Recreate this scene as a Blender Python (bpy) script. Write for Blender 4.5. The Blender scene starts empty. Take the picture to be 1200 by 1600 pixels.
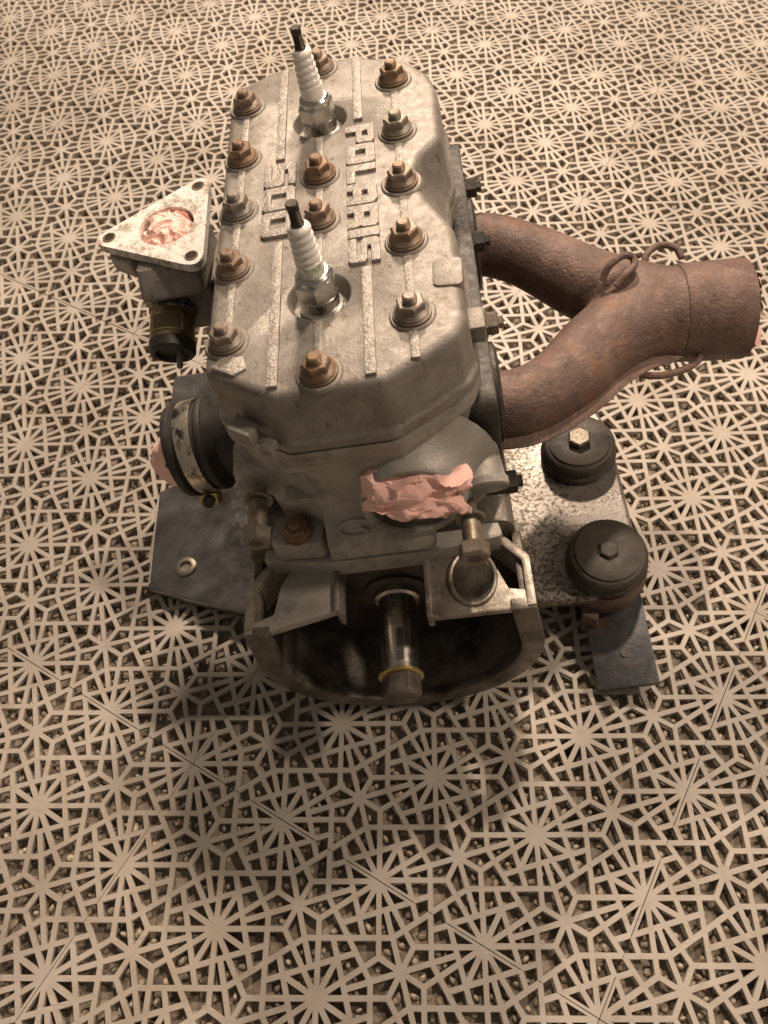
import bpy, bmesh, math, random
from mathutils import Vector, Matrix, noise
from mathutils.geometry import tessellate_polygon
random.seed(7)
R = math.radians
scene = bpy.context.scene
COL = scene.collection

# ---------------------------------------------------------------- camera
CAM_H = 0.63
PITCH, ROLL, FPX = R(57.949), R(-4.236), 1295.3
fw = Vector((0, math.cos(PITCH), -math.sin(PITCH)))
rt0 = Vector((1, 0, 0)); up0 = rt0.cross(fw)
rt = rt0 * math.cos(ROLL) + up0 * math.sin(ROLL)
up = -rt0 * math.sin(ROLL) + up0 * math.cos(ROLL)
cam_data = bpy.data.cameras.new('camera')
cam = bpy.data.objects.new('camera', cam_data); COL.objects.link(cam)
cam.matrix_world = Matrix(((rt.x, up.x, -fw.x, 0), (rt.y, up.y, -fw.y, 0), (rt.z, up.z, -fw.z, CAM_H), (0, 0, 0, 1)))
cam_data.sensor_fit = 'VERTICAL'; cam_data.sensor_height = 24.0
cam_data.lens = 24.0 * FPX / 1600.0
cam_data.clip_start = 0.02; cam_data.clip_end = 50
cam_data.dof.use_dof = True; cam_data.dof.focus_distance = 0.53; cam_data.dof.aperture_fstop = 10.0
scene.camera = cam

# ---------------------------------------------------------------- world and lamps
world = bpy.data.worlds.new('World'); scene.world = world; world.use_nodes = True
bg = world.node_tree.nodes['Background']
bg.inputs['Color'].default_value = (1.0, 0.82, 0.65, 1); bg.inputs['Strength'].default_value = 0.15

def lamp(name, loc, aim, power, size, col):
    d = bpy.data.lights.new(name, 'AREA'); d.shape = 'DISK'; d.size = size; d.energy = power; d.color = col
    o = bpy.data.objects.new(name, d); COL.objects.link(o); o.location = loc
    o.rotation_euler = (Vector(aim) - Vector(loc)).to_track_quat('-Z', 'Y').to_euler()
    return o
WARM = (1.0, 0.775, 0.60)
lamp('ceiling_lamp', (0.28, 1.08, 1.65), (0.10, 1.10, 0), 18, 0.10, WARM)
lamp('ceiling_lamp_side', (0.85, 0.24, 1.15), (0.02, 0.34, 0.2), 6.5, 0.10, WARM)
lamp('ceiling_lamp_back', (0.10, 2.05, 1.65), (0.1, 1.3, 0), 48, 0.22, WARM)

scene.view_settings.view_transform = 'Standard'; scene.view_settings.look = 'None'
scene.view_settings.gamma = 1.0; scene.view_settings.use_curve_mapping = False
scene.view_settings.exposure = 0.18

# ---------------------------------------------------------------- materials
def new_mat(name):
    m = bpy.data.materials.new(name); m.use_nodes = True
    nt = m.node_tree; return m, nt, nt.nodes['Principled BSDF']
def nd(nt, t, **kw):
    n = nt.nodes.new(t)
    for k, v in kw.items(): setattr(n, k, v)
    return n
def coord(nt, kind='Object'):
    return nd(nt, 'ShaderNodeTexCoord').outputs[kind]
def noise_tex(nt, vec, scale, detail=5, rough=0.6, dist=0.0):
    n = nd(nt, 'ShaderNodeTexNoise'); n.inputs['Scale'].default_value = scale; n.inputs['Detail'].default_value = detail
    n.inputs['Roughness'].default_value = rough; n.inputs['Distortion'].default_value = dist
    nt.links.new(vec, n.inputs['Vector']); return n.outputs['Fac']
def ramp(nt, fac, stops):
    r = nd(nt, 'ShaderNodeValToRGB'); e = r.color_ramp.elements
    while len(e) < len(stops): e.new(0.5)
    for i, (p, c) in enumerate(stops):
        e[i].position = p; e[i].color = (c[0], c[1], c[2], 1) if not isinstance(c, (int, float)) else (c, c, c, 1)
    nt.links.new(fac, r.inputs['Fac']); return r.outputs['Color']
def mix(nt, fac, a, b, mode='MIX'):
    m = nd(nt, 'ShaderNodeMix', data_type='RGBA', blend_type=mode)
    if isinstance(fac, (int, float)): m.inputs[0].default_value = fac
    else: nt.links.new(fac, m.inputs[0])
    for s, v in ((6, a), (7, b)):
        if isinstance(v, tuple): m.inputs[s].default_value = (*v, 1)
        else: nt.links.new(v, m.inputs[s])
    return m.outputs[2]
def bump(nt, bsdf, h, strength, dist):
    b = nd(nt, 'ShaderNodeBump'); b.inputs['Strength'].default_value = strength; b.inputs['Distance'].default_value = dist
    nt.links.new(h, b.inputs['Height']); nt.links.new(b.outputs['Normal'], bsdf.inputs['Normal'])

def surf(name, c1, c2, scale=45, metal=0.0, rough=(0.45, 0.7), bump_s=0.3, bump_sc=500, bump_d=0.0006, dirt=None, dirt_at=(0.55, 0.7), dirt_sc=70, speck=None, speck_at=(0.62, 0.68), speck_sc=450):
    m, nt, b = new_mat(name); co = coord(nt)
    col = ramp(nt, noise_tex(nt, co, scale, 8, 0.65, 0.4), [(0.32, c1), (0.68, c2)])
    if dirt: col = mix(nt, ramp(nt, noise_tex(nt, co, dirt_sc, 9, 0.7), [(dirt_at[0], 0.0), (dirt_at[1], 1.0)]), col, dirt)
    if speck: col = mix(nt, ramp(nt, noise_tex(nt, co, speck_sc, 3, 0.5), [(speck_at[0], 0.0), (speck_at[1], 1.0)]), col, speck)
    nt.links.new(col, b.inputs['Base Color'])
    rr = ramp(nt, noise_tex(nt, co, scale * 3, 6), [(0.3, rough[0]), (0.7, rough[1])])
    nt.links.new(rr, b.inputs['Roughness']); b.inputs['Metallic'].default_value = metal
    if bump_s: bump(nt, b, noise_tex(nt, co, bump_sc, 4, 0.65), bump_s, bump_d)
    return m

M = {}
M['alu'] = surf('cast_aluminium', (0.215, 0.20, 0.18), (0.325, 0.305, 0.275), 70, 0.4, (0.44, 0.64), 0.45, 700, 0.0007, (0.16, 0.133, 0.10), (0.46, 0.78), 26, (0.14, 0.115, 0.085), (0.62, 0.74), 180)
M['alu_worn'] = surf('scuffed_aluminium', (0.25, 0.23, 0.205), (0.44, 0.415, 0.38), 260, 0.4, (0.38, 0.55), 0.9, 380, 0.0012, (0.28, 0.245, 0.20), (0.50, 0.68), 90)
M['alu_dark'] = surf('grimy_aluminium', (0.30, 0.285, 0.26), (0.45, 0.43, 0.395), 40, 0.35, (0.42, 0.65), 0.45, 600, 0.0007, (0.11, 0.093, 0.07), (0.50, 0.74), 30)
M['crank_alu'] = surf('oily_aluminium', (0.11, 0.098, 0.082), (0.27, 0.245, 0.21), 30, 0.45, (0.28, 0.5), 0.4, 420, 0.0008, (0.04, 0.033, 0.024), (0.45, 0.66), 34)
M['web'] = surf('stained_web_aluminium', (0.22, 0.195, 0.16), (0.44, 0.405, 0.355), 60, 0.55, (0.3, 0.5), 0.5, 400, 0.0008, (0.10, 0.082, 0.06), (0.46, 0.70), 50)
M['inside'] = surf('dark_inner_metal', (0.022, 0.018, 0.013), (0.06, 0.048, 0.034), 40, 0.2, (0.25, 0.5), 0.4, 300, 0.001)  # near-black for housing back and seal; painted shade in the hole discs
M['gasket'] = surf('black_gasket', (0.02, 0.018, 0.015), (0.05, 0.042, 0.034), 60, 0.0, (0.4, 0.7), 0.6, 300, 0.001, (0.10, 0.075, 0.05), (0.6, 0.75), 90)
def rust_mat():
    m, nt, b = new_mat('rusty_steel'); co = coord(nt)
    c = ramp(nt, noise_tex(nt, co, 19, 9, 0.7, .8), [(0.30, (0.075, 0.056, 0.050)), (0.52, (0.150, 0.100, 0.083)), (0.72, (0.25, 0.175, 0.145))])
    c = mix(nt, ramp(nt, noise_tex(nt, co, 38, 9, 0.72), [(0.52, 0.0), (0.74, 0.75)]), c, (0.26, 0.125, 0.064))
    c = mix(nt, ramp(nt, noise_tex(nt, co, 110, 8, 0.75), [(0.56, 0.0), (0.68, 0.75)]), c, (0.060, 0.040, 0.034))
    c = mix(nt, ramp(nt, noise_tex(nt, co, 330, 4, 0.6), [(0.63, 0.0), (0.72, 0.8)]), c, (0.34, 0.25, 0.20))
    nt.links.new(c, b.inputs['Base Color']); b.inputs['Metallic'].default_value = 0.25
    nt.links.new(ramp(nt, noise_tex(nt, co, 90, 6), [(0.3, 0.42), (0.7, 0.75)]), b.inputs['Roughness'])
    a_ = nd(nt, 'ShaderNodeMath', operation='ADD'); nt.links.new(noise_tex(nt, co, 110, 8, .75), a_.inputs[0]); nt.links.new(noise_tex(nt, co, 420, 4, .6), a_.inputs[1])
    bump(nt, b, a_.outputs[0], 0.75, 0.0011)
    return m
M['rust'] = rust_mat()
M['shaft'] = surf('polished_steel', (0.62, 0.59, 0.55), (0.75, 0.72, 0.68), 60, 1.0, (0.22, 0.34), 0.05, 200, 0.0003)
M['plug_steel'] = surf('plated_plug_steel', (0.50, 0.49, 0.46), (0.62, 0.61, 0.58), 90, 1.0, (0.2, 0.36), 0.15, 400, 0.0004, (0.2, 0.19, 0.17), (0.6, 0.72), 120)
M['plug_dark'] = surf('dark_terminal_steel', (0.035, 0.032, 0.026), (0.09, 0.08, 0.062), 200, 0.6, (0.35, 0.5), 0.3, 900, 0.0004)
M['ceramic'] = surf('white_porcelain', (0.80, 0.775, 0.73), (0.86, 0.84, 0.80), 80, 0.0, (0.15, 0.3), 0.0)
M['ceramic_stain'] = surf('stained_porcelain', (0.66, 0.66, 0.58), (0.80, 0.78, 0.72), 120, 0.0, (0.15, 0.35), 0.0, dirt=(0.20, 0.34, 0.16), dirt_at=(0.50, 0.60), dirt_sc=110)
M['bolt'] = surf('dull_bolt_steel', (0.20, 0.175, 0.14), (0.36, 0.33, 0.28), 120, 0.7, (0.35, 0.55), 0.4, 500, 0.0006, (0.17, 0.09, 0.045), (0.5, 0.7), 120)
M['rubber'] = surf('black_rubber', (0.020, 0.018, 0.016), (0.042, 0.037, 0.032), 60, 0.0, (0.42, 0.62), 0.3, 300, 0.0006)
M['puck'] = surf('dusty_rubber', (0.036, 0.030, 0.023), (0.080, 0.068, 0.053), 50, 0.0, (0.45, 0.65), 0.4, 400, 0.0006)
M['band'] = surf('clamp_band', (0.50, 0.45, 0.36), (0.76, 0.71, 0.62), 60, 0.9, (0.18, 0.36), 0.2, 200, 0.0004, (0.07, 0.055, 0.035), (0.50, 0.60), 60)
M['brass'] = surf('yellow_zinc', (0.50, 0.37, 0.14), (0.66, 0.52, 0.25), 90, 0.9, (0.25, 0.4), 0.1, 300, 0.0003)
M['bronze'] = surf('brown_sensor_metal', (0.20, 0.145, 0.085), (0.36, 0.28, 0.18), 70, 0.6, (0.28, 0.45), 0.2, 300, 0.0005, (0.06, 0.04, 0.022), (0.5, 0.7), 60)
M['plate'] = surf('mottled_plate', (0.30, 0.27, 0.23), (0.47, 0.435, 0.385), 40, 0.5, (0.38, 0.55), 0.25, 300, 0.0005, (0.085, 0.066, 0.046), (0.44, 0.70), 38, (0.06, 0.048, 0.034), (0.54, 0.72), 620)
M['plate_black'] = surf('oily_black_plate', (0.035, 0.031, 0.028), (0.085, 0.078, 0.07), 30, 0.5, (0.18, 0.34), 0.25, 300, 0.0006, (0.42, 0.36, 0.28), (0.70, 0.76), 110)
def flaky(name, b1, b2, fl, x0, x1, w0, w1, sc, rough, metal):
    m, nt, b = new_mat(name); co = coord(nt)
    base = ramp(nt, noise_tex(nt, co, 26, 8, 0.65, .4), [(0.32, b1), (0.68, b2)])
    sp = nd(nt, 'ShaderNodeSeparateXYZ'); nt.links.new(co, sp.inputs[0])
    mr = nd(nt, 'ShaderNodeMapRange'); nt.links.new(sp.outputs[0], mr.inputs[0])
    for i, v in zip((1, 2, 3, 4), (x0, x1, w0, w1)): mr.inputs[i].default_value = v
    ad = nd(nt, 'ShaderNodeMath', operation='ADD'); nt.links.new(mr.outputs[0], ad.inputs[0]); nz = noise_tex(nt, co, sc, 8, .75); nt.links.new(nz, ad.inputs[1])
    big = noise_tex(nt, co, 22, 5, .6); ad2 = nd(nt, 'ShaderNodeMath', operation='MULTIPLY_ADD'); nt.links.new(big, ad2.inputs[0]); ad2.inputs[1].default_value = 0.35; nt.links.new(ad.outputs[0], ad2.inputs[2])
    f = ramp(nt, ad2.outputs[0], [(0.69, 0.0), (0.77, 0.95)])
    nt.links.new(mix(nt, f, base, fl), b.inputs['Base Color'])
    nt.links.new(ramp(nt, noise_tex(nt, co, 50, 6), [(0.3, rough[0]), (0.7, rough[1])]), b.inputs['Roughness']); b.inputs['Metallic'].default_value = metal
    bump(nt, b, nz, 0.35, 0.0008)
    return m
M['plate'] = flaky('mottled_plate', (0.22, 0.203, 0.18), (0.36, 0.34, 0.31), (0.06, 0.05, 0.037), 0.085, 0.17, 0.085, -0.07, 300, (0.26, 0.46), 0.7)
M['plate_black'] = flaky('oily_black_plate', (0.10, 0.096, 0.094), (0.36, 0.35, 0.345), (0.46, 0.41, 0.34), -0.175, -0.10, -0.16, 0.08, 190, (0.12, 0.32), 0.85)
M['bluesteel'] = surf('blue_grey_steel', (0.045, 0.048, 0.052), (0.10, 0.105, 0.11), 50, 0.6, (0.3, 0.5), 0.3, 300, 0.0007, (0.13, 0.07, 0.04), (0.54, 0.70), 50)
M['white_gasket'] = surf('white_gasket_paint', (0.66, 0.63, 0.58), (0.84, 0.82, 0.78), 110, 0.0, (0.55, 0.75), 0.7, 260, 0.0009, (0.36, 0.32, 0.26), (0.50, 0.62), 95, (0.30, 0.26, 0.20), (0.60, 0.68), 260)
M['label'] = surf('brown_label', (0.17, 0.12, 0.07), (0.22, 0.16, 0.10), 90, 0.2, (0.35, 0.5), 0.1, 300, 0.0003)

def nut_mat():
    m, nt, b = new_mat('weathered_nut'); co = coord(nt); oi = nd(nt, 'ShaderNodeObjectInfo')
    zinc = ramp(nt, noise_tex(nt, co, 160, 6), [(0.3, (0.19, 0.175, 0.15)), (0.7, (0.34, 0.315, 0.275))])
    rust = ramp(nt, noise_tex(nt, co, 140, 7), [(0.3, (0.15, 0.088, 0.050)), (0.7, (0.28, 0.175, 0.10))])
    off = nd(nt, 'ShaderNodeVectorMath', operation='ADD'); nt.links.new(co, off.inputs[0]); nt.links.new(oi.outputs['Random'], off.inputs[1])
    n = noise_tex(nt, off.outputs[0], 75, 6, 0.65)
    a = nd(nt, 'ShaderNodeMath', operation='MULTIPLY_ADD'); nt.links.new(oi.outputs['Random'], a.inputs[0]); a.inputs[1].default_value = 0.50; nt.links.new(n, a.inputs[2])
    f = ramp(nt, a.outputs[0], [(0.44, 0.1), (0.90, 0.85)])
    nt.links.new(mix(nt, f, zinc, rust), b.inputs['Base Color'])
    b.inputs['Metallic'].default_value = 0.55; b.inputs['Roughness'].default_value = 0.48
    bump(nt, b, noise_tex(nt, co, 600, 4), 0.35, 0.0006)
    return m
M['nut'] = nut_mat()

def paper_mat():
    m, nt, b = new_mat('pink_paper'); co = coord(nt)
    c = ramp(nt, noise_tex(nt, co, 30, 4), [(0.3, (0.92, 0.55, 0.48)), (0.7, (0.95, 0.64, 0.57))])
    nt.links.new(c, b.inputs['Base Color']); b.inputs['Roughness'].default_value = 0.9
    b.inputs['Subsurface Weight'].default_value = 0.15; b.inputs['Subsurface Radius'].default_value = (0.004, 0.002, 0.0015); b.inputs['Subsurface Scale'].default_value = 0.5
    bump(nt, b, noise_tex(nt, co, 900, 3), 0.25, 0.0004)
    return m
M['paper'] = paper_mat()

def mat_plastic():
    m, nt, b = new_mat('beige_mat_plastic'); co = coord(nt); oi = nd(nt, 'ShaderNodeObjectInfo')
    geo = nd(nt, 'ShaderNodeNewGeometry').outputs['Position']
    base = ramp(nt, noise_tex(nt, geo, 9, 7, 0.65), [(0.3, (0.38, 0.345, 0.30)), (0.7, (0.49, 0.45, 0.395))])
    for sc_, rot, lo_, hi_, c_ in ((18, 0.6, .60, .70, (0.30, 0.26, 0.21)), (26, 2.0, .64, .72, (0.56, 0.52, 0.47))):   # scuffs
        sc = nd(nt, 'ShaderNodeMapping'); sc.inputs['Scale'].default_value = (1.0, 16, 1); sc.inputs['Rotation'].default_value = (0, 0, rot)
        nt.links.new(geo, sc.inputs['Vector'])
        base = mix(nt, ramp(nt, noise_tex(nt, sc.outputs[0], sc_, 6, 0.7), [(lo_, 0.0), (hi_, 0.8)]), base, c_)
    d = ramp(nt, noise_tex(nt, geo, 45, 9, 0.75), [(0.50, 0.0), (0.78, 0.85)])
    c = mix(nt, d, base, (0.27, 0.225, 0.17))
    d = ramp(nt, noise_tex(nt, geo, 6, 7, 0.65), [(0.48, 0.0), (0.70, 0.7)])
    c = mix(nt, d, c, (0.28, 0.235, 0.18))
    v = nd(nt, 'ShaderNodeHueSaturation'); vv = nd(nt, 'ShaderNodeMapRange'); nt.links.new(oi.outputs['Random'], vv.inputs[0])
    vv.inputs[3].default_value = 0.92; vv.inputs[4].default_value = 1.06; nt.links.new(vv.outputs[0], v.inputs['Value']); nt.links.new(c, v.inputs['Color'])
    nt.links.new(v.outputs[0], b.inputs['Base Color'])
    nt.links.new(ramp(nt, noise_tex(nt, geo, 60, 6), [(0.3, 0.34), (0.7, 0.6)]), b.inputs['Roughness'])
    bump(nt, b, noise_tex(nt, geo, 350, 6, .7), 0.3, 0.0008)
    return m
M['mat'] = mat_plastic()
M['ground'] = surf('brown_dirty_floor', (0.20, 0.165, 0.125), (0.46, 0.39, 0.31), 40, 0.0, (0.6, 0.85), 0.8, 250, 0.003, (0.03, 0.022, 0.014), (0.5, 0.7), 25)
M['foot'] = surf('glossy_clear_foot', (0.34, 0.29, 0.22), (0.72, 0.64, 0.52), 120, 0.0, (0.08, 0.22), 0.1, 300, 0.0004)
M['grit'] = surf('pale_grit', (0.26, 0.21, 0.15), (0.62, 0.54, 0.42), 90, 0.0, (0.3, 0.6), 0.3, 300, 0.001)

# ---------------------------------------------------------------- mesh helpers (millimetres in the engine's own frame)
BASE = 312.0     # head deck lies 312 mm above the engine's base point
class MB:
    def __init__(s): s.v = []; s.f = []; s.mi = []; s.cur = 0
    def add(s, vs, fs):
        o = len(s.v); s.v += [tuple(v) for v in vs]
        for f in fs: s.f.append([i + o for i in f]); s.mi.append(s.cur)
    def loft(s, loops, cap0=True, cap1=True, closed=True):
        n = len(loops[0]); vs = [p for l in loops for p in l]; fs = []
        for a in range(len(loops) - 1):
            for i in range(n if closed else n - 1):
                j = (i + 1) % n
                fs.append([a * n + i, a * n + j, (a + 1) * n + j, (a + 1) * n + i])
        if cap0: fs.append(list(range(n))[::-1])
        if cap1: fs.append([(len(loops) - 1) * n + i for i in range(n)])
        s.add(vs, fs)
    def prism(s, pts, a, b, axis='z'):
        def P(p, h):
            return {'z': (p[0], p[1], h), 'y': (p[0], h, p[1]), 'x': (h, p[0], p[1])}[axis]
        s.loft([[P(p, a) for p in pts], [P(p, b) for p in pts]])
    def box(s, c, d, rot=None):
        x, y, z = d[0] / 2, d[1] / 2, d[2] / 2
        vs = [Vector(p) for p in ((-x, -y, -z), (x, -y, -z), (x, y, -z), (-x, y, -z), (-x, -y, z), (x, -y, z), (x, y, z), (-x, y, z))]
        if rot is not None: vs = [rot @ v for v in vs]
        s.add([v + Vector(c) for v in vs], [[3, 2, 1, 0], [4, 5, 6, 7], [0, 1, 5, 4], [1, 2, 6, 5], [2, 3, 7, 6], [3, 0, 4, 7]])
    def lathe(s, prof, org=(0, 0, 0), axis=(0, 0, 1), n=32, phase=0.0, cap0=True, cap1=True):
        ax = Vector(axis).normalized(); q = Vector((0, 0, 1)).rotation_difference(ax); o = Vector(org)
        loops = [[o + q @ Vector((r * math.cos(phase + 2 * math.pi * i / n), r * math.sin(phase + 2 * math.pi * i / n), h)) for i in range(n)] for r, h in prof]
        s.loft(loops, cap0, cap1)
    def tube(s, path, rad, n=16, cap=True):
        P = [Vector(p) for p in path]; loops = []; prev = None
        for i, p in enumerate(P):
            t = (P[min(i + 1, len(P) - 1)] - P[max(i - 1, 0)]).normalized()
            if prev is None:
                a = t.orthogonal().normalized()
            else:
                a = (prev - t * prev.dot(t)).normalized()
            prev = a; b = t.cross(a); r = rad[i] if isinstance(rad, (list, tuple)) else rad
            loops.append([p + a * r * math.cos(2 * math.pi * k / n) + b * r * math.sin(2 * math.pi * k / n) for k in range(n)])
        s.loft(loops, cap, cap)

def finish(me, angle=35, smooth=True):
    if smooth:
        for p in me.polygons: p.use_smooth = True
        me.set_sharp_from_angle(angle=R(angle))
def build(name, mb, mats, parent=None, bevel=0.0, angle=35, engine=True, seg=2, bev_angle=35):
    me = bpy.data.meshes.new(name)
    dz = BASE if engine else 0.0
    me.from_pydata([(v[0] / 1000, v[1] / 1000, (v[2] + dz) / 1000) for v in mb.v], [], mb.f)
    if not isinstance(mats, (list, tuple)): mats = [mats]
    for m in mats: me.materials.append(M[m])
    me.polygons.foreach_set('material_index', mb.mi)
    bm = bmesh.new(); bm.from_mesh(me)
    bmesh.ops.recalc_face_normals(bm, faces=bm.faces)
    if bevel:
        es = [e for e in bm.edges if len(e.link_faces) == 2 and e.calc_face_angle(0) > R(bev_angle)]
        bmesh.ops.bevel(bm, geom=es, offset=bevel / 1000, segments=seg, affect='EDGES', clamp_overlap=True, profile=0.6)
    bm.to_mesh(me); bm.free(); finish(me, angle)
    o = bpy.data.objects.new(name, me); COL.objects.link(o)
    if parent: o.parent = parent
    return o
def inst(o, parent, loc, rot=(0, 0, 0), scale=1.0):
    c = o.copy(); COL.objects.link(c); c.parent = parent
    c.location = (loc[0] / 1000, loc[1] / 1000, (loc[2] + BASE) / 1000); c.rotation_euler = rot; c.scale = (scale,) * 3
    return c
def tag(o, label=None, cat=None, group=None, kind=None):
    if label: o['label'] = label
    if cat: o['category'] = cat
    if group: o['group'] = group
    if kind: o['kind'] = kind

def fillet(pts, r, n=5):
    out = []; N = len(pts)
    for i in range(N):
        p0, p1, p2 = Vector(pts[i - 1]), Vector(pts[i]), Vector(pts[(i + 1) % N])
        d0, d1 = (p0 - p1), (p2 - p1); l0, l1 = d0.length, d1.length; d0.normalize(); d1.normalize()
        rr = r[i] if isinstance(r, (list, tuple)) else r
        ang = d0.angle(d1)
        t = min(rr / max(math.tan(ang / 2), 1e-3), 0.48 * l0, 0.48 * l1)
        a, b = p1 + d0 * t, p1 + d1 * t
        for k in range(n + 1):
            u = k / n; out.append(tuple(a * (1 - u) ** 2 + p1 * 2 * u * (1 - u) + b * u ** 2))
    return out
def offset(pts, d):      # inward for anticlockwise outlines
    N = len(pts); out = []
    for i in range(N):
        p0, p1, p2 = Vector(pts[i - 1]), Vector(pts[i]), Vector(pts[(i + 1) % N])
        a, b = (p1 - p0), (p2 - p1)
        if a.length < 1e-6: a = b
        if b.length < 1e-6: b = a
        n0 = Vector((-a.y, a.x)).normalized(); n1 = Vector((-b.y, b.x)).normalized()
        n = (n0 + n1); n = n.normalized() if n.length > 1e-6 else n0
        k = 1 / max(n.dot(n0), 0.5)
        out.append((p1.x + n.x * d * k, p1.y + n.y * d * k))
    return out

# ---------------------------------------------------------------- floor: ground, grit, mat of interlocking tiles
def poly_grid(name, x0, x1, y0, y1, z, m):
    me = bpy.data.meshes.new(name); me.from_pydata([(x0, y0, z), (x1, y0, z), (x1, y1, z), (x0, y1, z)], [], [[0, 1, 2, 3]])
    me.materials.append(M[m]); o = bpy.data.objects.new(name, me); COL.objects.link(o); return o
MAT_T = 0.0036; LEG = 0.0095
g = poly_grid('ground', -4, 4, -3, 5, -LEG, 'ground'); tag(g, kind='structure')

L1 = 0.082235; TH = -0.590643; LX, LY = -0.15903, 0.181378
E1 = Vector((math.cos(TH), math.sin(TH))); E2 = Vector((math.sin(TH), -math.cos(TH)))

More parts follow.
